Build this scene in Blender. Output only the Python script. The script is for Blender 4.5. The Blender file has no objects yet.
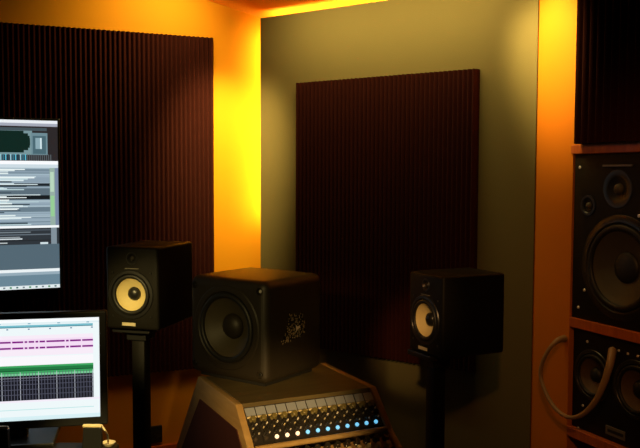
import bpy, bmesh, math, random
from mathutils import Vector, Matrix
random.seed(7)
S = bpy.context.scene
COL = S.collection
PI = math.pi
R = math.radians

# ------------------------------------------------------------------ camera
F_PX = 798.5; PITCH = R(3.435); ROLL = R(0.212); EYE = 1.6
cp, sp_ = math.cos(PITCH), math.sin(PITCH)
Fw = Vector((0, cp, -sp_)); U0 = Vector((0, sp_, cp)); R0 = Vector((1, 0, 0))
Rt = math.cos(ROLL)*R0 + math.sin(ROLL)*U0
Up = -math.sin(ROLL)*R0 + math.cos(ROLL)*U0
EYEV = Vector((0, 0, EYE))
cam = bpy.data.cameras.new('camera'); cam.sensor_fit = 'HORIZONTAL'
cam.sensor_width = 36; cam.lens = F_PX/640*36; cam.clip_start = .05
co = bpy.data.objects.new('camera', cam); COL.objects.link(co)
m = Matrix((Rt, Up, -Fw)).transposed().to_4x4(); m.translation = EYEV
co.matrix_world = m
S.camera = co

def ray(px, py):
    return (F_PX*Fw + (px-320)*Rt - (py-224)*Up).normalized()
def at_depth(px, py, d):          # point on the sight line at floor distance d ahead
    r = ray(px, py); return EYEV + r*(d/r.y)
def at_z(px, py, z):
    r = ray(px, py); return EYEV + r*((z-EYE)/r.z)

class Frame:                      # x right along a face, -y out of it towards the room, z up
    def __init__(s, o, th):
        s.o = Vector((o[0], o[1], 0)); s.th = th
        s.M = Matrix.Translation(s.o) @ Matrix.Rotation(th, 4, 'Z')
    def hit(s, px, py, off=0):    # off: local y of the plane
        r = ray(px, py); Mi = s.M.inverted()
        e = Mi @ EYEV; d = Mi.to_3x3() @ r
        t = (off-e.y)/d.y; p = e + d*t
        return p
    def w(s, x, y, z): return s.M @ Vector((x, y, z))

# ------------------------------------------------------------------ materials
def mat(name, col, rough=.6, metal=0, bump=0, bscale=60, var=0, vscale=4, emit=None, es=0, coat=0, spec=.5):
    m = bpy.data.materials.new(name); m.use_nodes = True
    nt = m.node_tree; N = nt.nodes; L = nt.links
    b = N['Principled BSDF']
    b.inputs['Base Color'].default_value = (*col, 1); b.inputs['Roughness'].default_value = rough
    b.inputs['Metallic'].default_value = metal; b.inputs['Coat Weight'].default_value = coat
    b.inputs['Specular IOR Level'].default_value = spec
    tc = N.new('ShaderNodeTexCoord')
    if var:
        n = N.new('ShaderNodeTexNoise'); n.inputs['Scale'].default_value = vscale; n.inputs['Detail'].default_value = 4
        L.new(tc.outputs['Object'], n.inputs['Vector'])
        mx = N.new('ShaderNodeMix'); mx.data_type = 'RGBA'
        mx.inputs[6].default_value = (*[c*(1-var) for c in col], 1); mx.inputs[7].default_value = (*[c*(1+var) for c in col], 1)
        L.new(n.outputs['Fac'], mx.inputs[0]); L.new(mx.outputs[2], b.inputs['Base Color'])
    if bump:
        n = N.new('ShaderNodeTexNoise'); n.inputs['Scale'].default_value = bscale; n.inputs['Detail'].default_value = 3
        L.new(tc.outputs['Object'], n.inputs['Vector'])
        bp = N.new('ShaderNodeBump'); bp.inputs['Strength'].default_value = bump; bp.inputs['Distance'].default_value = .004
        L.new(n.outputs['Fac'], bp.inputs['Height']); L.new(bp.outputs['Normal'], b.inputs['Normal'])
    if emit:
        b.inputs['Emission Color'].default_value = (*emit, 1); b.inputs['Emission Strength'].default_value = es
    return m

def wood(name, a, c, rough=.45, sc=(2, 30, 30), coat=.1):
    m = bpy.data.materials.new(name); m.use_nodes = True
    nt = m.node_tree; N = nt.nodes; L = nt.links; b = N['Principled BSDF']
    tc = N.new('ShaderNodeTexCoord'); mp = N.new('ShaderNodeMapping'); mp.inputs['Scale'].default_value = sc
    n = N.new('ShaderNodeTexNoise'); n.inputs['Scale'].default_value = 2; n.inputs['Detail'].default_value = 6; n.inputs['Distortion'].default_value = .6
    r = N.new('ShaderNodeValToRGB'); r.color_ramp.elements[0].position = .35; r.color_ramp.elements[1].position = .7
    r.color_ramp.elements[0].color = (*a, 1); r.color_ramp.elements[1].color = (*c, 1)
    L.new(tc.outputs['Object'], mp.inputs[0]); L.new(mp.outputs[0], n.inputs['Vector']); L.new(n.outputs['Fac'], r.inputs[0])
    L.new(r.outputs[0], b.inputs['Base Color']); b.inputs['Roughness'].default_value = rough; b.inputs['Coat Weight'].default_value = coat
    return m

def screen_mat(name, strength):
    m = bpy.data.materials.new(name); m.use_nodes = True
    nt = m.node_tree; N = nt.nodes; L = nt.links; b = N['Principled BSDF']
    a = N.new('ShaderNodeVertexColor'); a.layer_name = 'pixels'
    b.inputs['Base Color'].default_value = (.01, .01, .01, 1); b.inputs['Roughness'].default_value = .35
    L.new(a.outputs['Color'], b.inputs['Emission Color']); b.inputs['Emission Strength'].default_value = strength
    return m

WARM = (1.0, .62, .22)
M = dict(
    orange=mat('orange_paint', (.62, .255, .004), .75, bump=.12, bscale=90, var=.05, vscale=2, spec=.2),
    orange_wood=wood('orange_stained_wood', (.42, .085, .012), (.56, .13, .018), .45, (30, 30, 2), .1),
    ceiling=mat('ceiling_paint', (.60, .23, .015), .8, var=.04, vscale=2, spec=.2),
    orange_red=mat('orange_red_paint', (.62, .175, .004), .7, bump=.12, bscale=90, var=.05, vscale=2, spec=.2),
    olive=mat('olive_fabric', (.150, .124, .050), .9, bump=.25, bscale=260, var=.05, vscale=5, spec=.15),
    foam=mat('burgundy_foam', (.036, .0065, .0045), .95, bump=.4, bscale=300, var=.12, vscale=30, spec=.1),
    floor=wood('dark_floor_wood', (.05, .022, .01), (.09, .04, .018), .5, (2, 20, 20)),
    black=mat('black_vinyl', (.009, .008, .006), .5, bump=.15, bscale=400, spec=.16),
    satin=mat('satin_black_paint', (.022, .017, .010), .5, bump=.08, bscale=300, spec=.5),
    plastic=mat('black_plastic', (.014, .014, .014), .35),
    rubber=mat('black_rubber', (.012, .012, .011), .5),
    dusk=mat('grey_paper_cone', (.065, .053, .030), .55, var=.1, vscale=40),
    gold_dim=mat('tan_woven_cone', (.10, .055, .022), .6, var=.15, vscale=60),
    yellow=mat('yellow_woven_cone', (.85, .70, .33), .5, bump=.1, bscale=500, var=.06, vscale=80),
    steel=mat('bright_steel', (.8, .78, .74), .3, .3),
    cream=mat('cream_plastic', (.75, .62, .38), .5),
    badge=mat('cream_badge', (.7, .62, .42), .4),
    grey_badge=mat('dull_grey_badge', (.18, .17, .14), .4, .3),
    tan=wood('tan_wood', (.33, .21, .075), (.42, .28, .11), .45, (20, 3, 20)),
    tan_shaded=wood('tan_wood_shaded', (.085, .062, .022), (.12, .09, .033), .5, (3, 20, 20)),  # tan wood darkened: the weaker light on the console top is in the colour
    redpanel=mat('dark_red_panel', (.06, .014, .008), .6, var=.2, vscale=10),
    desk=mat('black_desk', (.015, .012, .010), .45),
    plate_grey=mat('grey_faceplate', (.30, .34, .42), .4, .2),
    plate_dark=mat('dark_faceplate', (.025, .022, .02), .35, .1),
    brass=mat('brass_faceplate', (.42, .25, .10), .35, .25),
    knob=mat('dark_knob', (.022, .02, .016), .2),
    knob_olive=mat('olive_knob', (.16, .13, .04), .35),
    knob_cap=mat('ivory_knob_cap', (.65, .55, .32), .35),
    cable=mat('tan_cable_rubber', (.34, .20, .09), .45),
    button_off=mat('dark_button', (.05, .04, .03), .4),
    lit_warm=mat('warm_button_light', (.9, .6, .4), .4, emit=(1, .62, .38), es=1.6),
    lit_blue=mat('blue_button_light', (.2, .5, .7), .4, emit=(.14, .50, .80), es=1.1),
    led=mat('warm_led_strip', (1, .8, .5), .5, emit=(1, .70, .18), es=60),
    lamp=mat('lamp_glow', (1, .9, .7), .5, emit=(1, .72, .38), es=20),
    silver=mat('silver_ink', (.85, .82, .75), .4),
    silver_dim=mat('worn_silver_ink', (.42, .34, .2), .5),
    tvscreen=screen_mat('wall_screen_picture', 1.0),
    monscreen=screen_mat('desk_screen_picture', 1.0),
)

# ------------------------------------------------------------------ mesh helpers
I4 = Matrix.Identity(4)
def T(x, y, z): return Matrix.Translation((x, y, z))
def RX(a): return Matrix.Rotation(a, 4, 'X')
def RY(a): return Matrix.Rotation(a, 4, 'Y')
def RZ(a): return Matrix.Rotation(a, 4, 'Z')
FRONT = RX(PI/2)                 # lathe axis +z -> local -y (out of a front face)

def merge(bm, src, Mx):
    src.transform(Mx)
    me = bpy.data.meshes.new('tmp'); src.to_mesh(me); src.free()
    bm.from_mesh(me); bpy.data.meshes.remove(me)
def box(bm, x0, x1, y0, y1, z0, z1, Mx=I4, bev=0, seg=2):
    b = bmesh.new(); bmesh.ops.create_cube(b, size=1)
    b.transform(T((x0+x1)/2, (y0+y1)/2, (z0+z1)/2) @ Matrix.Diagonal((x1-x0, y1-y0, z1-z0, 1)))
    if bev: bmesh.ops.bevel(b, geom=b.edges[:], offset=bev, segments=seg, profile=.5, affect='EDGES')
    merge(bm, b, Mx); return bm
def lathe(bm, prof, Mx=I4, n=48, closed=False):
    b = bmesh.new(); rings = []
    for r, z in prof:
        if r < 1e-6: rings.append([b.verts.new((0, 0, z))])
        else: rings.append([b.verts.new((r*math.cos(2*PI*i/n), r*math.sin(2*PI*i/n), z)) for i in range(n)])
    pairs = list(zip(rings, rings[1:]))
    if closed: pairs.append((rings[-1], rings[0]))
    for A, B in pairs:
        for i in range(n):
            j = (i+1) % n
            if len(A) == 1 and len(B) == 1: continue
            if len(A) == 1: b.faces.new((A[0], B[i], B[j]))
            elif len(B) == 1: b.faces.new((A[i], B[0], A[j]))
            else: b.faces.new((A[i], B[i], B[j], A[j]))
    bmesh.ops.recalc_face_normals(b, faces=b.faces[:])
    merge(bm, b, Mx); return bm
def prism(bm, pts, y0, y1, Mx=I4, bev=0):   # polygon in local xz, extruded along y
    b = bmesh.new()
    A = [b.verts.new((x, y0, z)) for x, z in pts]; B = [b.verts.new((x, y1, z)) for x, z in pts]
    b.faces.new(A); b.faces.new(B[::-1])
    for i in range(len(pts)):
        j = (i+1) % len(pts); b.faces.new((A[j], A[i], B[i], B[j]))
    bmesh.ops.recalc_face_normals(b, faces=b.faces[:])
    if bev: bmesh.ops.bevel(b, geom=b.edges[:], offset=bev, segments=2, profile=.5, affect='EDGES')
    merge(bm, b, Mx); return bm
def tube(bm, pts, r, n=12, Mx=I4):
    b = bmesh.new(); rings = []
    pts = [Vector(p) for p in pts]; prev = None
    rr = r if isinstance(r, list) else [r]*len(pts)
    for i, p in enumerate(pts):
        t = (pts[min(i+1, len(pts)-1)] - pts[max(i-1, 0)]).normalized()
        a = prev if prev is not None else (Vector((0, 0, 1)) if abs(t.z) < .9 else Vector((1, 0, 0)))
        u = (a - t*a.dot(t)).normalized(); v = t.cross(u); prev = u
        rings.append([b.verts.new(p + rr[i]*(u*math.cos(2*PI*k/n) + v*math.sin(2*PI*k/n))) for k in range(n)])
    for A, B in zip(rings, rings[1:]):
        for k in range(n): b.faces.new((A[k], A[(k+1) % n], B[(k+1) % n], B[k]))
    b.faces.new(rings[0][::-1]); b.faces.new(rings[-1])
    bmesh.ops.recalc_face_normals(b, faces=b.faces[:])
    merge(bm, b, Mx); return bm
def smooth_path(P, n=8):
    P = [Vector(p) for p in P]; out = []
    for i in range(len(P)-1):
        p0 = P[max(i-1, 0)]; p1 = P[i]; p2 = P[i+1]; p3 = P[min(i+2, len(P)-1)]
        for k in range(n):
            t = k/n
            out.append(.5*((2*p1)+(p2-p0)*t+(2*p0-5*p1+4*p2-p3)*t*t+(3*p1-p0-3*p2+p3)*t**3))
    return out + [P[-1]]
def obj(name, bm, material, parent=None, smooth=False, ang=35):
    me = bpy.data.meshes.new(name); bm.to_mesh(me); bm.free()
    me.materials.append(material)
    if smooth:
        for p in me.polygons: p.use_smooth = True
        b2 = bmesh.new(); b2.from_mesh(me)
        for e in b2.edges:
            if len(e.link_faces) == 2 and e.calc_face_angle(0) > R(ang): e.smooth = False
        b2.to_mesh(me); b2.free()
    o = bpy.data.objects.new(name, me); COL.objects.link(o)
    if parent: o.parent = parent
    return o
def bmn(): return bmesh.new()
def tag(o, label, cat, group=None):
    o['label'] = label; o['category'] = cat
    if group: o['group'] = group
    return o
def thing(name, label, cat, loc=(0, 0, 0), rz=0, group=None):
    o = bpy.data.objects.new(name, None); COL.objects.link(o); o.empty_display_size = .1
    o.location = loc; o.rotation_euler = (0, 0, rz)
    return tag(o, label, cat, group)
def struct(name, bm, m, Mx=None):
    o = obj(name, bm, m); o['kind'] = 'structure'
    if Mx is not None: o.matrix_world = Mx
    return o
def cut(bm, cutter):            # boolean difference baked into one mesh
    a = bpy.data.objects.new('a', bpy.data.meshes.new('a')); bm.to_mesh(a.data); bm.free()
    c = bpy.data.objects.new('c', bpy.data.meshes.new('c')); cutter.to_mesh(c.data); cutter.free()
    COL.objects.link(a); COL.objects.link(c)
    md = a.modifiers.new('b', 'BOOLEAN'); md.object = c; md.operation = 'DIFFERENCE'; md.solver = 'EXACT'
    dg = bpy.context.evaluated_depsgraph_get(); dg.update()
    me = bpy.data.meshes.new_from_object(a.evaluated_get(dg))
    out = bmesh.new(); out.from_mesh(me)
    for o in (a, c): d = o.data; bpy.data.objects.remove(o); bpy.data.meshes.remove(d)
    bpy.data.meshes.remove(me)
    return out

# ------------------------------------------------------------------ room frames
AZ_L, AZ_R, AZ_O = R(66.89), R(-24.456), R(-54.757)
def floor_pt(px, d): p = at_depth(px, 180, d); return (p.x, p.y)
FO = Frame(floor_pt(260.3, 4.4), -(PI/2+AZ_O))          # face of the olive panel, x=0 at its left edge
GAP = .09                                               # standoff of the panel from the wall behind
FL = Frame(floor_pt(260.3, 4.50), PI/2-AZ_L)            # left wall face
pe = FO.hit(535.2, 180)                                 # right edge of the olive panel
OW = pe.x
we = FO.w(OW, 0, 0)
FR = Frame((we.x+.0, we.y), -(PI/2+AZ_R))
_w = FO.w(OW+.012, 0, 0)
FR = Frame((_w.x, _w.y), -(PI/2+AZ_R))                  # right wall face, a little off the panel edge

# intersection of left and right walls with the wall behind the panel
def inter(fa, offa, fb):        # x on fa of the crossing of plane fa(y=offa) with plane fb(y=0)
    p = fb.M.inverted() @ fa.w(0, offa, 0); d = fb.M.inverted().to_3x3() @ fa.M.to_3x3() @ Vector((1, 0, 0))
    return -p.y/d.y
BX0 = inter(FO, GAP, FL); BX1 = inter(FO, GAP, FR)
# ceiling: rises away from the olive wall
c_l = FL.hit(254, 15.5)
c2 = FL.hit(206, 0)
cl_w = FL.w(c_l.x, 0, c_l.z); c2_w = FL.w(c2.x, 0, c2.z)
fo1 = FO.M.inverted() @ cl_w; fo2 = FO.M.inverted() @ c2_w
CSL = (fo2.z-fo1.z)/(fo1.y-fo2.y)                       # rise per metre out from the olive wall
def ceil_z(yl): return fo1.z + CSL*(fo1.y-yl)           # yl in the olive frame
print('panel width', OW, 'ceil slope', CSL, 'ceil z', ceil_z(GAP), 'back', BX0, BX1)

# walls (boxes 12 cm thick, outwards), tall enough to pass the sloping ceiling
H = 4.2
b = box(bmn(), BX0-.35, BX1+.35, GAP, GAP+.12, 0, ceil_z(GAP)+.03); struct('wall_back', b, M['orange'], FO.M)
lx1 = (FL.M.inverted() @ FO.w(BX0, GAP, 0)).x
b = box(bmn(), -3.6, lx1, 0, .12, 0, H); struct('wall_left', b, M['orange'], FL.M)
b = bmn(); v = [b.verts.new((x, y, ceil_z(y))) for x, y in ((-2.6, GAP+.12), (3.4, GAP+.12), (3.4, -4.6), (-2.6, -4.6))]
f = b.faces.new(v); ext = bmesh.ops.extrude_face_region(b, geom=[f])
for e in ext['geom']:
    if isinstance(e, bmesh.types.BMVert): e.co.z += .1
bmesh.ops.recalc_face_normals(b, faces=b.faces[:])
struct('ceiling', b, M['ceiling'], FO.M)
b = box(bmn(), -4.5, 3.6, -1.4, 5.6, -.1, 0); struct('floor', b, M['floor'])

# right wall with niches
rx0 = (FR.M.inverted() @ FO.w(BX1, GAP, 0)).x
n_left = FR.hit(571.3, 240).x
zt = FR.hit(573.2, 154.4).z; zs1 = FR.hit(570, 316.8).z; zs0 = FR.hit(570, 326.6).z; zb1 = FR.hit(569, 426.3).z; zb0 = zb1-(zs1-zs0)
zf = FR.hit(575, 144).z
NR = n_left+.98
print('niche', n_left, 'z', zf, zt, zs1, zs0, zb1)
b = bmn()
box(b, rx0, n_left, 0, .12, 0, H)                       # column beside the panel
box(b, n_left, NR, 0, .12, zt, H)
box(b, NR, NR+1.2, 0, .12, 0, H)
struct('wall_right', b, M['orange_red'], FR.M)
sh = thing('niche_shelving', 'orange wood shelving built into the right wall around the two black speakers', 'shelving', FR.w(n_left, 0, 0), FR.th)
w_ = NR-n_left
obj('shelf', box(bmn(), .001, w_-.001, -.004, .5, zs0, zs1, bev=.003), M['orange_wood'], sh)
obj('shelf', box(bmn(), .001, w_-.001, -.004, .5, zb0, zb1, bev=.003), M['orange_wood'], sh)
obj('top_board', box(bmn(), .001, w_-.001, .121, .5, zt, zt+.03), M['orange_wood'], sh)
obj('side_board', box(bmn(), -.03, 0, .121, .5, 0, zt+.03), M['orange_wood'], sh)
obj('side_board', box(bmn(), w_, w_+.03, .121, .5, 0, zt+.03), M['orange_wood'], sh)
obj('back_board', box(bmn(), -.03, w_+.03, .5, .52, 0, zt+.03), M['orange_wood'], sh)
# thin trim above the upper niche and along the left wall
b = box(bmn(), n_left-.008, NR, -.006, -.0005, zt+.001, zf-.004, bev=.003); struct('trim_1', b, M['orange_wood'], FR.M)
tz = FL.hit(170, 443).z
b = box(bmn(), -3.5, lx1-.1, -.025, -.0005, 0, tz, bev=.004); struct('baseboard_left', b, M['orange_wood'], FL.M)
b = box(bmn(), BX0+.2, BX1-.02, .02+GAP-.04, GAP-.0005, 0, .1); struct('baseboard_back', b, M['orange_wood'], FO.M)

# ------------------------------------------------------------------ olive wall panel
z_top = FO.hit(262, 17.9).z
pt = thing('wall_panel', 'tall olive green fabric wall panel standing off the angled wall, lit from behind', 'wall panel', FO.w(0, 0, 0), FO.th)
obj('panel_board', box(bmn(), 0, OW, 0, .028, .1, z_top, bev=.003), M['olive'], pt)
for x in (.35, OW-.35):
    obj('batten', box(bmn(), x-.03, x+.03, .029, GAP-.001, .12, z_top-.3), M['orange_wood'], pt)
LEDS = []
def strip(label, x0, x1, y0, y1, z0, z1):
    b = box(bmn(), x0, x1, y0, y1, z0, z1)
    o = obj('led_strip', b, M['led']); o.matrix_world = FO.M
    tag(o, label, 'light strip'); return o
strip('warm light strip behind the top edge of the olive panel', .03, OW-.03, .030, .042, z_top-.035, z_top-.02)
strip('warm light strip behind the left edge of the olive panel', .003, .015, .030, .042, 1.35, z_top-.06)

# ------------------------------------------------------------------ acoustic foam sheets
def foam(frame, x0, x1, z0, z1, yoff, label, period=.0245, base=.03, amp=.018):
    n = max(1, round((x1-x0)/period)); p = (x1-x0)/n
    prof = []
    for i in range(n):
        for k in range(8):
            u = k/8; h = base + amp*(.5-.5*math.cos(2*PI*u))**.75
            prof.append((x0+(i+u)*p, -h))
    prof.append((x1, -base))
    b = bmn()
    A = [b.verts.new((x, y, z0)) for x, y in prof]; B = [b.verts.new((x, y, z1)) for x, y in prof]
    C = [b.verts.new((x, 0, z0)) for x in (x0, x1)]; D = [b.verts.new((x, 0, z1)) for x in (x0, x1)]
    for i in range(len(prof)-1): b.faces.new((A[i], A[i+1], B[i+1], B[i]))
    b.faces.new([C[0]]+[C[1]]+A[::-1]); b.faces.new([D[1], D[0]]+B)
    b.faces.new((C[0], A[0], B[0], D[0])); b.faces.new((A[-1], C[1], D[1], B[-1])); b.faces.new((C[1], C[0], D[0], D[1]))
    bmesh.ops.recalc_face_normals(b, faces=b.faces[:])
    o = obj('acoustic_foam_panel', b, M['foam'], smooth=True, ang=50)
    o.matrix_world = frame.M @ T(0, yoff, 0)
    tag(o, label, 'acoustic foam'); return o
fx1 = FL.hit(214.5, 100, -.05).x; ft = FL.hit(213, 37.5, -.05).z; fb = FL.hit(150, 373.3, -.05).z
foam(FL, -2.6, fx1, fb, ft, -.001, 'very large burgundy ridged foam sheet on the orange left wall behind the wall screen')
a = FO.hit(296.5, 82, -.05); c = FO.hit(478, 69, -.05); d = FO.hit(360, 355.3, -.05)
foam(FO, a.x-.015, c.x-.012, d.z, (a.z+c.z)/2, -.001, 'square burgundy ridged foam sheet centred on the olive panel')
a = FR.hit(577, 100, -.06)
foam(FR, FR.hit(577, 100, -.03).x, NR+.6, FR.hit(577, 144, -.03).z, 2.42, -.001, 'burgundy ridged foam sheet at the upper right above the built-in speakers', period=.038, base=.03, amp=.026)

# ------------------------------------------------------------------ loudspeaker pieces
def ring_screw(parent, x, y, z, r=.004, m='steel'):
    return obj('screw', lathe(bmn(), [(0, .002), (r*.7, .002), (r, 0), (r, -.002)], T(x, y, z) @ FRONT, 12), M[m], parent, True)
def driver(parent, x, y, z, r, cone, cap, frame_m='plastic', capr=.33, depth=.3, surr=.16, names=('woofer_frame', 'woofer_cone', 'dust_cap'), conelabel=None, caph=.62):
    """r: outer radius of basket frame; the front face is at local y"""
    Mx = T(x, y, z) @ FRONT
    fr = obj(names[0], lathe(bmn(), [(r*.80, -.004), (r*.86, .005), (r*.97, .004), (r, 0), (r, -.002), (r*.80, -.02)], Mx, 64, True), M[frame_m], parent, True)
    rs = r*.82; rc = r*(.82-surr)
    su = [(rs, -.002)]
    for k in range(9):
        t = PI*k/8; su.append(((rs+rc)/2+(rs-rc)/2*math.cos(t), .004+(rs-rc)*.42*math.sin(t)-.003))
    su += [(rc, -.006), (rs, -.008)]
    obj('surround', lathe(bmn(), su, Mx, 64, True), M['rubber'], fr, True, 60)
    dp = r*depth; rd = r*capr
    pr = [(rc, -.002)]
    for k in range(1, 9):
        t = k/8; pr.append((rc+(rd*.8-rc)*t, -.002-dp*(t**.8)))
    pr += [(0, -.002-dp)]
    cn = obj(names[1], lathe(bmn(), pr, Mx, 64), M[cone], parent, True, 60)
    if conelabel: cn['label'] = conelabel
    z0 = -.002-dp*.80
    pr = [(rd, z0)] + [(rd*math.cos(a), z0+rd*caph*math.sin(a)) for a in [PI/2*k/7 for k in range(1, 7)]] + [(0, z0+rd*caph)]
    obj(names[2], lathe(bmn(), pr, Mx, 40), M[cap], parent, True, 60)
def hole(bmc, x, y, z, r, d): lathe(bmc, [(0, .05), (r, .05), (r, -d), (0, -d)], T(x, y, z) @ FRONT, 64)

def studio_monitor(label, corner, th, w, d, h, group):
    A = Vector(corner); Rm = Matrix.Rotation(th, 3, 'Z'); base = A - Rm @ Vector((w/2, -d/2, 0)); 
    t = thing('studio_monitor', label, 'speaker', base, th, group)
    wz = h*.425; r = w*.43; tz = h*.862
    cab = box(bmn(), -w/2, w/2, -d/2, d/2, 0, h, bev=.011, seg=3)
    ct = bmn(); hole(ct, -.005, -d/2, wz, r*.86, .07); hole(ct, 0, -d/2, tz, w*.085, .02)
    obj('cabinet', cut(cab, ct), M['black'], t, True, 40)
    driver(t, -.005, -d/2, wz, r, 'yellow', 'plastic', capr=.28, depth=.34, surr=.162, conelabel='bright yellow woven cone')
    Mx = T(0, -d/2, tz) @ FRONT
    tw = obj('tweeter', lathe(bmn(), [(w*.11, 0), (w*.105, .002), (w*.085, .002), (w*.05, -.008), (w*.04, -.010), (0, -.010)], Mx, 40), M['plastic'], t, True)
    obj('dome', lathe(bmn(), [(w*.045, -.009)]+[(w*.045*math.cos(PI/2*k/5), -.009+w*.04*math.sin(PI/2*k/5)) for k in range(1, 5)]+[(0, -.009+w*.04)], Mx, 24), M['satin'], tw, True)
    obj('slot_trim', box(bmn(), -w*.13, w*.13, -d/2-.0015, -d/2, h*.735, h*.745), M['grey_badge'], t)
    bd = obj('badge', box(bmn(), -w*.195, w*.065, -d/2-.002, -d/2, h*.045, h*.085, bev=.0006), M['badge'], t)
    bd['label'] = 'small cream name badge'
    for sx in (-1, 1):
        for dz in (-.88, .88): ring_screw(t, sx*w*.36, -d/2-.001, wz+dz*r, .0045, 'plastic')
    return t, base

def stand(label, base, th, top_z, w=.065, pw=.16, pd=.17, group=None):
    t = thing('speaker_stand', label, 'speaker stand', (base.x, base.y, 0), th, group)
    obj('top_plate', box(bmn(), -pw/2, pw/2, -pd/2, pd/2, top_z-.022, top_z-.001, bev=.003), M['plastic'], t)
    obj('pole', box(bmn(), -w/2, w/2, -w/2, w/2, .025, top_z-.0225, bev=.006), M['black'], t, True)
    obj('collar', box(bmn(), -w*.75, w*.75, -w*.75, w*.75, top_z-.06, top_z-.0225, bev=.004), M['plastic'], t)
    obj('base_plate', box(bmn(), -.12, .12, -.16, .16, 0, .025, bev=.004), M['satin'], t)
    return t

MH = .318
pA = at_depth(158.8, 331.3, 3.0)
g = None
lm, lb = studio_monitor('small black studio monitor with yellow woofer cone beside the desk screen', pA, R(-15), .221, .318, MH+.0, g)
pB = at_depth(442.2, 360.3, 3.0)
rm, rb = studio_monitor('small black studio monitor with yellow woofer cone in front of the olive panel', pB, R(-63), .230, .300, MH+.0, g)
stand('square black speaker stand against the orange wall left of the mixing console', lb + Vector((-.036, -.03, 0)), R(-15), pA.z, w=.056)
stand('square black speaker stand at the dark foot of the olive panel', rb + Vector((-.08, .0, 0)), R(-63), pB.z, w=.058)

# ------------------------------------------------------------------ mixing console
ZT = .88
AZC = R(62.7)                                # width axis
thc = PI/2-AZC                               # local +x right and away, -y towards the viewer's right
pL = at_z(235.5, 404.5, ZT); pR = at_z(376, 386.5, ZT); pK = at_z(320, 366, ZT)
FC = Frame((pL.x, pL.y), math.atan2(pR.y-pL.y, pR.x-pL.x))
CW = math.hypot(pR.x-pL.x, pR.y-pL.y)
CD = (FC.M.inverted() @ pK).y
CD = max(.385, CD+.045)
print('console', CW, CD, 'th', math.degrees(FC.th))
con = thing('mixing_console', 'tan wood sloping mixing console full of knobs and lit buttons', 'mixing console', FC.w(0, 0, 0), FC.th)
TR = .024                                    # side trim thickness
# side profile in (y,z): y=0 top front edge, +y back
prof_side = [(0, ZT), (-.10, ZT-.10), (-.112, ZT-.115), (-.29, ZT-.235), (-.42, ZT-.27), (-.42, 0), (CD+.30, 0), (CD+.34, ZT-.40), (CD, ZT)]
for x0 in (-.001, CW-TR+.001):
    b = bmn(); Mx = Matrix(((0, 1, 0, 0), (1, 0, 0, 0), (0, 0, 1, 0), (0, 0, 0, 1)))
    prism(b, prof_side, x0, x0+TR, Mx, bev=.004)
    sdp = obj('side_panel', b, M['tan'], con, True, 30)
    # dark red inset on the outer face
    ins = [(-.02, ZT-.075), (-.14, ZT-.19), (-.3, ZT-.30), (-.37, ZT-.33), (-.37, .05), (CD+.25, .05), (CD+.285, ZT-.41), (CD-.03, ZT-.075)]
    xo = (x0-.004, x0-.0005) if x0 < .1 else (x0+TR+.0005, x0+TR+.004)
    o_ = obj('inset_panel', prism(bmn(), ins, xo[0], xo[1], Mx), M['redpanel'], sdp); o_['label'] = 'dark red inset panel'
obj('top_board', box(bmn(), TR, CW-TR, .0, CD-.01, ZT-.02, ZT-.001, bev=.002), M['tan_shaded'], con)
obj('back_panel', box(bmn(), TR, CW-TR, CD-.03, CD-.012, .05, ZT-.021), M['redpanel'], con)
obj('front_panel', box(bmn(), TR, CW-TR, -.40, -.385, .05, ZT-.285), M['redpanel'], con)
# upper bank: plane through (y=0,z=ZT) and (-.1,ZT-.1)
def bank(x, s, y0, z0, ang): return T(x, y0, z0) @ RX(-(PI/2-ang)) if 0 else None
U1 = T(0, -.004, ZT-.010) @ RX(R(-45)) @ RX(PI/2)     # local: x right, y unused
def slope_M(y0, z0, ang):
    # local x = console x, local y = up the slope, local z = outward normal
    ca, sa = math.cos(ang), math.sin(ang)
    return Matrix(((1, 0, 0, 0), (0, ca, -sa, y0), (0, sa, ca, z0), (0, 0, 0, 1)))
NMOD = 13; IW = CW-2*TR; mw = IW/NMOD
def knob_bm(Mx, r, h):
    return lathe(bmn(), [(r*1.08, 0), (r*1.05, h*.25), (r*.88, h*.35), (r*.8, h*.95), (r*.7, h), (0, h)], Mx, 14)
S1 = slope_M(-.098, ZT-.104, R(45)); L1 = .132
obj('module_tray', box(bmn(), TR, CW-TR, 0, L1, -.03, -.004, S1), M['plate_dark'], con)
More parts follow.
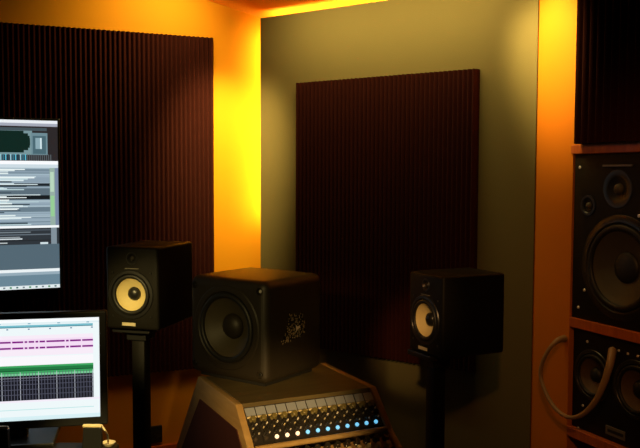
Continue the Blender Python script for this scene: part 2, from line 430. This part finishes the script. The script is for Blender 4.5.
for i in range(NMOD):
    xc = TR+mw*(i+.5)
    fp = obj('channel_module', box(bmn(), xc-mw/2+.0008, xc+mw/2-.0008, .004, L1-.004, -.003, 0, S1), M['plate_dark'], con)
    mp = obj('meter_plate', box(bmn(), xc-mw/2+.0016, xc+mw/2-.0016, L1-.034, L1-.006, .0003, .002, S1), M['plate_grey'], fp)
    mp['label'] = 'pale grey top plate'
    obj('ivory_marking', box(bmn(), xc-mw/2+.002, xc+mw/2-.002, L1-.042, L1-.036, .0003, .0015, S1), M['knob_cap'], fp)
    obj('knob', knob_bm(S1 @ T(xc, L1-.049, 0), .0105, .016), M['knob_olive'], fp, True)
    for q, (dx, yy, rr) in enumerate(((-.006, .066, .0072), (.0065, .050, .0068), (-.006, .037, .0068))):
        kn = obj('knob', knob_bm(S1 @ T(xc+dx, yy, 0), rr, .014), M['knob'], fp, True)
    obj('switch', lathe(bmn(), [(.0028, 0), (.0022, .008), (0, .009)], S1 @ T(xc+.008, .066, 0), 8), M['silver'], fp, True)
    obj('switch', lathe(bmn(), [(.0026, 0), (.002, .007), (0, .008)], S1 @ T(xc-.007, .053, 0), 8), M['knob_cap'], fp, True)
    obj('switch', lathe(bmn(), [(.0026, 0), (.002, .007), (0, .008)], S1 @ T(xc+.008, .034, 0), 8), M['steel'], fp, True)
    mm = 'button_off' if i < 2 else ('lit_warm' if i < 5 else 'lit_blue')
    bt = obj('button', lathe(bmn(), [(.0064, 0), (.0064, .004), (.005, .0062), (0, .007)], S1 @ T(xc-.008, .0165, 0), 16), M[mm], fp, True)
    if i >= 2: bt['label'] = 'glowing warm white button' if i < 5 else 'glowing blue button'
# ledge rail between the banks
obj('front_rail', tube(bmn(), [(TR, -.112, ZT-.112), (CW-TR, -.112, ZT-.112)], .009, 16), M['tan'], con, True)
ang2 = math.atan2(.12, .178)
S2 = slope_M(-.29, ZT-.245, ang2); L2 = math.hypot(.17, .115)
obj('module_tray', box(bmn(), TR, CW-TR, 0, L2, -.03, -.004, S2), M['plate_dark'], con)
for i in range(NMOD):
    xc = TR+mw*(i+.5)
    fp = obj('channel_strip', box(bmn(), xc-mw/2+.0008, xc+mw/2-.0008, .004, L2-.004, -.003, 0, S2), M['brass'], con)
    for k, yy in enumerate((L2-.012, L2-.038, L2-.066, L2-.096)):
        obj('knob', knob_bm(S2 @ T(xc+(-.003 if k % 2 else .003), yy, 0), .0095 if k % 2 else .0115, .018), M['knob' if k != 1 else 'knob_cap'], fp, True)

# ------------------------------------------------------------------ cube speaker on the console
cA = at_z(266, 386.5, ZT+.012)
wS, dS, hS = .358, .335, .353
thS = R(-35.3)
Rm = Matrix.Rotation(thS, 3, 'Z'); cb = cA - Rm @ Vector((wS/2, -dS/2, 0)); cb.z = ZT
sb = thing('cube_speaker', 'large black cube speaker with rounded edges sitting on the mixing console', 'speaker', cb, thS)
b = box(bmn(), -wS/2, wS/2, -dS/2, dS/2, .012, .012+hS, bev=.030, seg=6)
ct = bmn(); wz = .012+hS*.51; wr = .150; hole(ct, 0, -dS/2, wz, wr*.84, .09)
for sx in (-1, 1):
    for sz in (-1, 1): hole(ct, sx*.150, -dS/2, .012+hS/2+sz*.142, .013, .012)
obj('cabinet', cut(b, ct), M['satin'], sb, True, 40)
driver(sb, 0, -dS/2, wz, wr, 'dusk', 'satin', 'satin', capr=.30, depth=.30, surr=.13)
for sx in (-1, 1):
    for sz in (-1, 1):
        ring_screw(sb, sx*.150, -dS/2+.005, .012+hS/2+sz*.142, .006, 'steel' if (sx, sz) == (1, 1) else 'plastic')
obj('foot_pad', box(bmn(), -wS/2+.03, wS/2-.03, -dS/2+.03, dS/2-.03, 0, .013), M['rubber'], sb)
# worn silver emblem on the side facing right (+x)
FS = Frame((0, 0), 0)
Ms = T(wS/2, 0, 0) @ RZ(PI/2)               # local x -> towards back, -y -> out of the side
def side_local(px, py):
    Mw = T(*cb) @ RZ(thS) @ Ms; Mi = Mw.inverted(); e = Mi @ EYEV; dd = Mi.to_3x3() @ ray(px, py); t = -e.y/dd.y; p = e+dd*t
    return p.x, p.z
b = bmn(); rnd = random.Random(3)
outline = [(289, 312), (293, 314), (297, 315), (302, 312), (304.5, 322), (305, 331), (300, 337), (292, 340), (283, 344), (281, 343), (286, 332)]
def inside(p, poly):
    c = False
    for i in range(len(poly)):
        x1, y1 = poly[i]; x2, y2 = poly[i-1]
        if (y1 > p[1]) != (y2 > p[1]) and p[0] < (x2-x1)*(p[1]-y1)/(y2-y1)+x1: c = not c
    return c
ol = [side_local(*p) for p in outline]
prism(b, ol, -.0006, .0002, Ms)
em = obj('emblem', b, M['black'], sb); em['label'] = 'worn silver emblem'
b = bmn()
xs = [p[0] for p in ol]; zs_ = [p[1] for p in ol]
for k in range(260):
    p = (rnd.uniform(min(xs), max(xs)), rnd.uniform(min(zs_), max(zs_)))
    if not inside(p, ol): continue
    q = [(p[0]+rnd.uniform(.0012, .0042)*math.cos(a), p[1]+rnd.uniform(.0012, .0050)*math.sin(a)) for a in (0, 1.6, 3.1, 4.6)]
    prism(b, q, -.0009, -.0007, Ms)
obj('silver_flecks', b, M['silver_dim'], em)
b = bmn()
for k in range(16):
    p = (rnd.uniform(min(xs), max(xs)), rnd.uniform(min(zs_), max(zs_)))
    if not inside(p, ol): continue
    q = [(p[0]+rnd.uniform(.0008, .003)*math.cos(a), p[1]+rnd.uniform(.0008, .003)*math.sin(a)) for a in (0, 1.6, 3.1, 4.6)]
    prism(b, q, -.0013, -.0011, Ms)
c_ = side_local(297.5, 327.5)
prism(b, [(c_[0]-.012, c_[1]+.012), (c_[0]-.002, c_[1]+.004), (c_[0]+.012, c_[1]+.006), (c_[0]+.014, c_[1]-.002), (c_[0], c_[1]-.006), (c_[0]-.008, c_[1]-.012)], -.0016, -.0011, Ms)
obj('bright_mark', b, M['silver'], em)

# ------------------------------------------------------------------ built-in speakers in the right wall
def uz(px, py): p = FR.hit(px, py); return p.x, p.z
x0, x1 = n_left+.004, NR-.004
big = thing('main_monitor_speaker', 'large black main monitor with big woofer filling the upper wall niche', 'speaker', FR.w(0, 0, zs1), FR.th)
hB = zt-zs1-.003
b = box(bmn(), x0, x1, .006, .42, .0005, hB, bev=.003)
ux, uzz = uz(618.5, 268); rB = .205
tx, tzz = uz(616.5, 189); sx_, sz_ = uz(587, 205.5)
ct = bmn(); hole(ct, ux, .006, uzz-zs1, rB*.86, .14); hole(ct, tx, .006, tzz-zs1, .05, .02); hole(ct, sx_, .006, sz_-zs1, .022, .01)
obj('cabinet', cut(b, ct), M['black'], big, True, 40)
driver(big, ux, .006, uzz-zs1, rB, 'dusk', 'rubber', capr=.30, depth=.20, surr=.12, caph=.28)
Mx = T(tx, .006, tzz-zs1) @ FRONT
w1 = obj('tweeter_horn', lathe(bmn(), [(.075, 0), (.073, .003), (.052, .003), (.046, 0), (.03, -.008), (0, -.010)], Mx, 48), M['plastic'], big, True)
obj('dome', lathe(bmn(), [(.022, -.009), (.019, .002), (.012, .008), (0, .010)], Mx, 32), M['dusk'], w1, True, 70)
pz = uz(616, 163.5)
obj('horn_bracket', box(bmn(), tx-.075, tx+.075, -.002, .006, pz[1]-zs1-.012, pz[1]-zs1-.004, bev=.001), M['grey_badge'], big)
Mx = T(sx_, .006, sz_-zs1) @ FRONT
w2 = obj('supertweeter', lathe(bmn(), [(.042, 0), (.041, .004), (.032, .004), (.022, -.004), (0, -.006)], Mx, 32), M['plastic'], big, True)
obj('dome', lathe(bmn(), [(.014, -.005), (.011, .004), (0, .008)], Mx, 24), M['dusk'], w2, True, 70)
for p in ((579, 167.5), (583.3, 290.2), (577.3, 307.3), (638, 216)):
    q = uz(*p); ring_screw(big, q[0], .004, q[1]-zs1, .0065)

low = thing('centre_channel_speaker', 'wide black speaker with two tan cones filling the lower wall niche', 'speaker', FR.w(0, 0, zb1), FR.th)
hL = zs0-zb1-.003
b = box(bmn(), x0, x1, .02, .42, .0005, hL, bev=.003)
ct = bmn(); DR = []
for (px, py, rr) in ((592.5, 375.5, .105), (636, 390, .115)):
    p = FR.hit(px, py, .02); DR.append((p.x, p.z-zb1, rr)); hole(ct, p.x, .02, p.z-zb1, rr*.86, .1)
obj('cabinet', cut(b, ct), M['black'], low, True, 40)
for (x, z, rr) in DR: driver(low, x, .02, z, rr, 'gold_dim', 'rubber', capr=.3, depth=.25, surr=.14)
p1 = FR.hit(606, 429.5, .02); p2 = FR.hit(625.5, 436, .02)
zc = (p1.z+p2.z)/2-zb1
bd = obj('badge', box(bmn(), p1.x, p2.x, .0165, .02, zc-.018, zc+.018, bev=.001), M['grey_badge'], low)
obj('badge_lettering', box(bmn(), p1.x+.012, p2.x-.008, .0155, .0165, zc-.006, zc+.006), M['plastic'], bd)
for p in ((587.5, 341.5), (583, 405.5), (578.5, 428)):
    q = FR.hit(*p, .02); ring_screw(low, q.x, .0185, q.z-zb1, .006)
for p in ((613, 348.2), (619, 350.6), (628, 353.8), (638, 356.2)):
    q = FR.hit(*p, .02); ring_screw(low, q.x, .0185, q.z-zb1, .0055)
# cable loop between the column and the lower speaker
P = []
for (px, py, off) in ((564.5, 338.5, -.005), (557, 341, -.05), (548, 351, -.08), (541.2, 367, -.09), (541.5, 380, -.09), (548.5, 398, -.09), (558, 411, -.09), (570, 417.5, -.09), (583, 414, -.08), (595.5, 401, -.07), (604, 383, -.06), (610, 364, -.04), (612.5, 350, .004)):
    q = FR.hit(px, py, off); P.append(FR.w(q.x, off, q.z))
sp = smooth_path(P, 8); n = len(sp)
rad = [(.0085 + .007*max(0, 1-i/14) + .008*max(0, 1-(n-1-i)/38)) for i in range(n)]
o = obj('cable', tube(bmn(), sp, rad, 14), M['cable'], None, True, 60)
tag(o, 'thick tan cable looping from the orange column to the lower wall speaker', 'cable')

# ------------------------------------------------------------------ screens
def picture(w, h, z, quads, name, material, parent, y=-.0005):
    """quads: (u0,v0,u1,v1,(r,g,b) sRGB 0..255) with v down; later ones lie on top"""
    b = bmn(); lay = b.loops.layers.float_color.new('pixels')
    def lin(c): c /= 255; return c/12.92 if c <= .04045 else ((c+.055)/1.055)**2.4
    for k, (u0, v0, u1, v1, c) in enumerate(quads):
        yy = y-.000004*k
        vs = [b.verts.new((w*u, yy, z+h*(1-v))) for u, v in ((u0, v0), (u0, v1), (u1, v1), (u1, v0))]
        f = b.faces.new(vs)
        for l in f.loops: l[lay] = (*[lin(x) for x in c], 1)
    return obj(name, b, material, parent)
# wall screen
tp = FL.hit(57.3, 121, -.09); bp_ = FL.hit(57.3, 287.5, -.09)
TH = tp.z-bp_.z; TW = TH*1.72
FTx = tp.x
tv = thing('wall_screen', 'large wall screen with dark audio software windows hanging on the burgundy foam', 'screen', FL.w(FTx-TW, -.09, bp_.z), FL.th)
obj('bezel', box(bmn(), -.012, TW+.012, 0, .032, -.012, TH+.012, bev=.004), M['plastic'], tv)
obj('wall_mount', box(bmn(), TW*.35, TW*.65, .032, .089, TH*.3, TH*.7), M['plastic'], tv)
pxw = TH/169.5                       # metres per photo pixel on the screen
def U(px): return 1-(57.3-px)/ (TW/pxw)   # photo x -> u
def V(py): return (py-118.5)/169.5
Q = [(0, 0, 1, 1, (92, 112, 124))]
def q(x0, y0, x1, y1, c): Q.append((max(0, U(x0)), V(y0), U(x1), V(y1), c))
W0 = -300
q(W0, 118.5, 57.3, 121.5, (235, 240, 245)); q(W0, 121.5, 57.3, 124.5, (165, 170, 185)); q(W0, 124.5, 57.3, 159, (44, 40, 42))
q(W0, 126, 33, 153, (120, 150, 155)); q(W0, 126, 47, 129, (70, 85, 92)); q(32, 131, 47.5, 153, (110, 140, 150)); q(33.5, 134, 46, 152, (75, 105, 115)); q(36, 136, 42, 147, (140, 170, 180)); q(40.5, 136, 42, 147, (215, 235, 240))
for k in range(9):                   # rounded dark green display
    a0 = math.pi*(k/8-.5); a1 = 0
    yy = 129.2+k*2.4; q(W0, yy, 31-6*(abs(k-4)/4)**4, yy+2.4, (14+2*(k % 2), 40, 34))
for k in range(120): x = 27-2.3*k; q(x-1.2, 152.5, x, 158.5, [(90, 190, 215), (60, 120, 140), (150, 200, 215), (40, 70, 85)][k % 4])
for k in range(12): q(28+k*2, 152.5, 28.8+k*2, 158.8, (90, 100, 105))
q(W0, 159, 57.3, 162.5, (250, 252, 255)); q(W0, 162.5, 57.3, 166, (205, 220, 228))
rr = random.Random(11); y = 166
base = [(150, 170, 184), (170, 190, 200), (140, 160, 175), (118, 138, 152), (160, 182, 194)]
while y < 224:
    hgt = rr.choice((.8, 1.1, 1.4)); c = rr.choice(base)
    if 181.5 < y < 184: c = (30, 38, 44)
    if 193.5 < y < 197.5: c = (22, 28, 32)
    if 186 < y < 193: c = (92, 110, 122)
    if 205 < y < 210: c = (105, 125, 138)
    q(W0, y, 49, y+hgt, c)
    if rr.random() < .55:
        e = rr.uniform(5, 40); c2 = rr.choice(((215, 232, 236), (235, 245, 245), (60, 76, 86), (185, 210, 215))); q(W0, y, e, y+hgt, c2)
    y += hgt
for y0 in (168, 171, 198, 201, 203.5, 213, 216): q(W0, y0, 10+(y0*7 % 9), y0+1.3, (225, 238, 238))
q(49, 166, 54, 224, (150, 175, 165)); q(49.5, 170, 53, 190, (185, 215, 190)); q(49.5, 194, 53.2, 215, (150, 205, 150)); q(54, 166, 57.3, 224, (120, 135, 160))
q(W0, 224, 57.3, 226.4, (245, 250, 252)); q(W0, 226.4, 57.3, 243, (48, 54, 60)); q(49.5, 226.4, 55, 243, (130, 145, 155))
for y0, e, c in ((228, 49, (80, 90, 100)), (230, 30, (120, 132, 140)), (232.5, 49, (100, 112, 122)), (235, 20, (150, 160, 165)), (236.7, 22, (215, 225, 230)), (238.5, 49, (38, 42, 46)), (240.5, 8, (190, 200, 200))): q(W0, y0, e, y0+1.1, c)
q(39, 241, 46.5, 243, (210, 225, 230)); q(W0, 243, 57.3, 268, (84, 104, 116)); q(W0, 268, 57.3, 271, (235, 242, 245)); q(W0, 271, 57.3, 274, (150, 172, 185)); q(W0, 274, 57.3, 284.5, (106, 134, 150))
q(W0, 284.5, 57.3, 288, (225, 235, 238))
for k in range(60): q(52-k*6.1, 285.4, 54-k*6.1, 287, [(70, 110, 110), (60, 140, 90), (120, 130, 140)][k % 3])
picture(TW, TH, 0, Q, 'display', M['tvscreen'], tv)

# desk screen
dM = 2.15
thM = PI/2-R(78.4)
mt = at_depth(99, 317, dM); mb = at_depth(98.3, 416.3, dM)
FM = Frame((mt.x, mt.y), thM)
MHh = mt.z-mb.z; MW = MHh*1.72
sc_w = MW
ms = thing('desk_screen', 'bright white desk screen with magenta and green audio tracks', 'screen', FM.w(-MW, 0, 0), thM)
ms.location.z = ZT
zb = mb.z-ZT
obj('bezel', box(bmn(), -.02, MW+.0195, .0, .03, zb-.024, zb+MHh+.016, bev=.004), M['plastic'], ms)
obj('stand_neck', box(bmn(), MW/2-.04, MW/2+.04, .031, .06, .012, zb+.15), M['plastic'], ms)
obj('stand_base', box(bmn(), MW/2-.12, MW/2+.12, -.05, .13, 0, .012, bev=.004), M['plastic'], ms)
Q = [(0, 0, 1, 1, (238, 248, 250))]
u1 = .965
Q += [(0, 0, 1, .03, (250, 253, 255)), (0, .035, 1, .05, (225, 240, 244)), (0, .058, u1, .075, (120, 190, 205)), (0, .075, u1, .084, (70, 135, 150))]
for k in range(9): Q.append((u1-.01-k*.115, .092, u1-.0-k*.115, .104, (90, 130, 160)))
for k in range(6): Q.append((.93-k*.16, .04, .945-k*.16, .05, (120, 170, 190)))
Q += [(0, .16, u1, .36, (248, 236, 248)), (0, .195, u1, .30, (245, 222, 245))]
rr = random.Random(5); x = u1
while x > 0:
    l = rr.choice((.015, .03, .06, .1)); 
    for v in (.215, .275): Q.append((max(0, x-l), v, x, v+.018, (150, 45, 150)))
    for v in (.221, .281): Q.append((max(0, x-l), v, x, v+.005, (95, 20, 105)))
    x -= l+.007
Q += [(0, .37, u1, .455, (250, 248, 252)), (0, .455, u1, .56, (60, 165, 95)), (0, .475, u1, .505, (35, 120, 65)), (0, .505, u1, .512, (20, 60, 40)), (0, .535, u1, .56, (120, 200, 150))]
Q += [(0, .555, u1, .80, (26, 26, 34))]
for k in range(60):
    x = u1-.006-k*.0165; Q.append((x, .52, x+.003, .80, (92, 95, 112) if k % 6 else (190, 195, 205)))
for v in (.575, .60, .64, .69, .74): Q.append((0, v, u1, v+.006, (130, 130, 145) if v < .6 else (80, 82, 98)))
Q += [(0, .80, 1, .82, (245, 238, 250)), (0, .89, u1, .896, (175, 225, 225)), (.0, .96, 1, 1, (215, 240, 245))]
picture(MW, MHh, zb, Q, 'display', M['monscreen'], ms)

# desk (black), with the little things on it
dk = thing('studio_desk', 'black studio desk under the bright desk screen', 'desk', (0, 0, 0), 0)
e1 = at_z(127, 442.5, ZT-.03); 
dx1 = e1.x; dy1 = at_z(80, 441.5, ZT).y
dz = ZT
obj('desk_top', box(bmn(), -2.0, dx1, 1.35, dy1, dz-.03, dz-.0005, bev=.008, seg=3), M['desk'], dk)
for (x, y) in ((-1.93, 1.42), (dx1-.07, 1.42), (-1.93, dy1-.07), (dx1-.07, dy1-.07)):
    obj('leg', box(bmn(), x-.025, x+.025, y-.025, y+.025, 0, dz-.031), M['desk'], dk)
def block(pxl, pxr, pyt, label, flip=False):
    d0 = 1.97
    a = at_depth(pxl, pyt, d0); c = at_depth(pxr, pyt, d0); wv = c.x-a.x; h = a.z-dz
    t = thing('desk_stand', label, 'desk stand', ((a.x+c.x)/2, d0+.03, dz), 0)
    obj('body', prism(bmn(), [(-wv/2-.006, 0), (wv/2+.001, 0), (wv/2-.001, h-.009), (-wv/2+.001, h-.009)], -.012, .006, bev=.002), M['plastic'], t)
    pd = obj('pad', box(bmn(), -wv/2-.001, wv/2+.001, -.013, -.003, h-.009, h-.001, bev=.003), M['cream'], t); pd['label'] = 'cream pad on top'
    return a, c
a, c = block(80.5, 99, 426.5, 'small black desk stand with cream top under the right corner of the desk screen')
block(-16, 4.8, 428.2, 'small black desk stand with cream top at the left edge of the photo')
k0 = at_depth(102, 425.6, 2.02); k1 = at_depth(104.5, 430, 2.0); k2 = at_depth(108.4, 441.5, 1.96)
kz = dz
dd = at_z(108.3, 445.5, dz)
k2 = Vector((dd.x, dd.y, dz+.008))
o = obj('thin_cable', tube(bmn(), smooth_path([k0, k1, (k1+k2)/2+Vector((.003, 0, .003)), k2], 6), .0026, 8), M['cream'], None, True)
tag(o, 'thin cream cable running from the cream topped stand down to the small dish', 'cable')
dish = lathe(bmn(), [(0, 0), (.012, 0), (.018, .006), (.0195, .009), (.017, .0085), (.010, .004), (0, .003)], T(dd.x, dd.y, dz), 32)
tag(obj('small_dish', dish, M['cream'], None, True), 'small round cream dish on the black desk right of the screen', 'dish')

# wall socket on left wall
p1 = FL.hit(145.5, 427.5, -.02); p2 = FL.hit(162.5, 442.5, -.02)
sk = thing('wall_socket', 'black double wall socket low on the orange left wall', 'wall socket', FL.w((p1.x+p2.x)/2, 0, (p1.z+p2.z)/2), FL.th)
hw = (p2.x-p1.x)/2; hh = abs(p1.z-p2.z)/2
obj('plate', box(bmn(), -hw, hw, -.02, -.0005, -hh, hh, bev=.004), M['plastic'], sk)
for s in (-1, 1):
    obj('outlet', lathe(bmn(), [(.017, 0), (.017, .003), (.014, .003), (.014, .0), (0, 0)], T(s*hw*.5, -.0205, 0) @ FRONT, 24), M['satin'], sk, True)

# ------------------------------------------------------------------ lights
def area(name, loc, rot, sx, sy, power, col, spread=PI):
    l = bpy.data.lights.new(name, 'AREA'); l.shape = 'RECTANGLE'; l.size = sx; l.size_y = sy; l.energy = power; l.color = col; l.spread = spread
    o = bpy.data.objects.new(name, l); COL.objects.link(o); o.location = loc; o.rotation_euler = rot; return o
def spot(name, loc, target, power, col, ang, blend=.8, size=.05):
    l = bpy.data.lights.new(name, 'SPOT'); l.energy = power; l.color = col; l.spot_size = ang; l.spot_blend = blend; l.shadow_soft_size = size
    o = bpy.data.objects.new(name, l); COL.objects.link(o); o.location = loc
    o.rotation_euler = (Vector(target)-Vector(loc)).to_track_quat('-Z', 'Y').to_euler(); return o
def ceil_pt(x, y, drop=.03):      # x,y in the olive frame, just under the ceiling
    return FO.w(x, y, ceil_z(y)-drop)
YEL = (1, .74, .26)
# bare lights out of view, several added only to brighten single things
LZ = FO.M @ T(OW/2+.08, -.36, ceil_z(-.36)-.04)
la = area('ceiling_line_light', (0, 0, 0), (0, 0, 0), 1.3, .06, 7.5, YEL, R(120))
la.matrix_world = LZ @ RX(R(46))
spot('downlight_corner', ceil_pt(.40, -.62), FL.w(FL.hit(224, 165).x, 0, FL.hit(224, 165).z), 300, YEL, R(46), 1, .06)
spot('downlight_column', ceil_pt(OW-.22, -.45), FR.w(n_left*.45, 0, 2.15), 130, YEL, R(50), 1, .06)
spot('fill_wall_top', FL.w(FL.hit(175, 20).x, -.5, 2.62), FL.w(FL.hit(150, 0).x, 0, 2.35), 34, YEL, R(110), 1, .06)  # added fill, brightens the wall above the foam
spot('fill_wall_low', FL.w(FL.hit(150, 400).x, -.75, 2.7), FL.w(FL.hit(150, 420).x, 0, .3), 75, (1, .56, .2), R(34), 1, .3)  # added fill for the foot of the left wall
spot('room_lamp_console', (.2, .1, 1.5), (-.12, 2.5, .80), 330, WARM, R(13), .8, .06)
spot('fill_left_monitor', (-1.5, .3, 2.2), (-.73, 2.9, 1.13), 380, YEL, R(9), .8, .06)  # unseen narrow spot added to brighten the left monitor's cone
spot('fill_cube_speaker', (-.9, .2, 1.9), (-.3, 2.7, 1.08), 60, YEL, R(15), .8, .06)  # fill added for the front of the cube speaker
spot('fill_right_monitor', (-.2, .2, 2.3), (.32, 2.95, 1.15), 160, (1, .55, .2), R(8), .8, .06)  # narrow fill added on the right monitor's cone
spot('fill_shelf', (.3, 1.0, 2.2), (1.12, 2.98, 1.2), 30, (1, .42, .12), R(46), 1, .06)  # reddish fill added for the shelves and the column
spot('fill_desk', (-.2, 1.2, 1.7), (-.57, 2.0, .93), 100, YEL, R(15), .8, .03)  # no lamp modelled: spot added to light the cream pieces on the desk

w = bpy.data.worlds.new('world'); S.world = w; w.use_nodes = True
w.node_tree.nodes['Background'].inputs[0].default_value = (1, .6, .3, 1)
w.node_tree.nodes['Background'].inputs[1].default_value = .004
S.view_settings.view_transform = 'Standard'; S.view_settings.look = 'None'
S.view_settings.gamma = 1; S.view_settings.use_curve_mapping = False
S.view_settings.exposure = 0
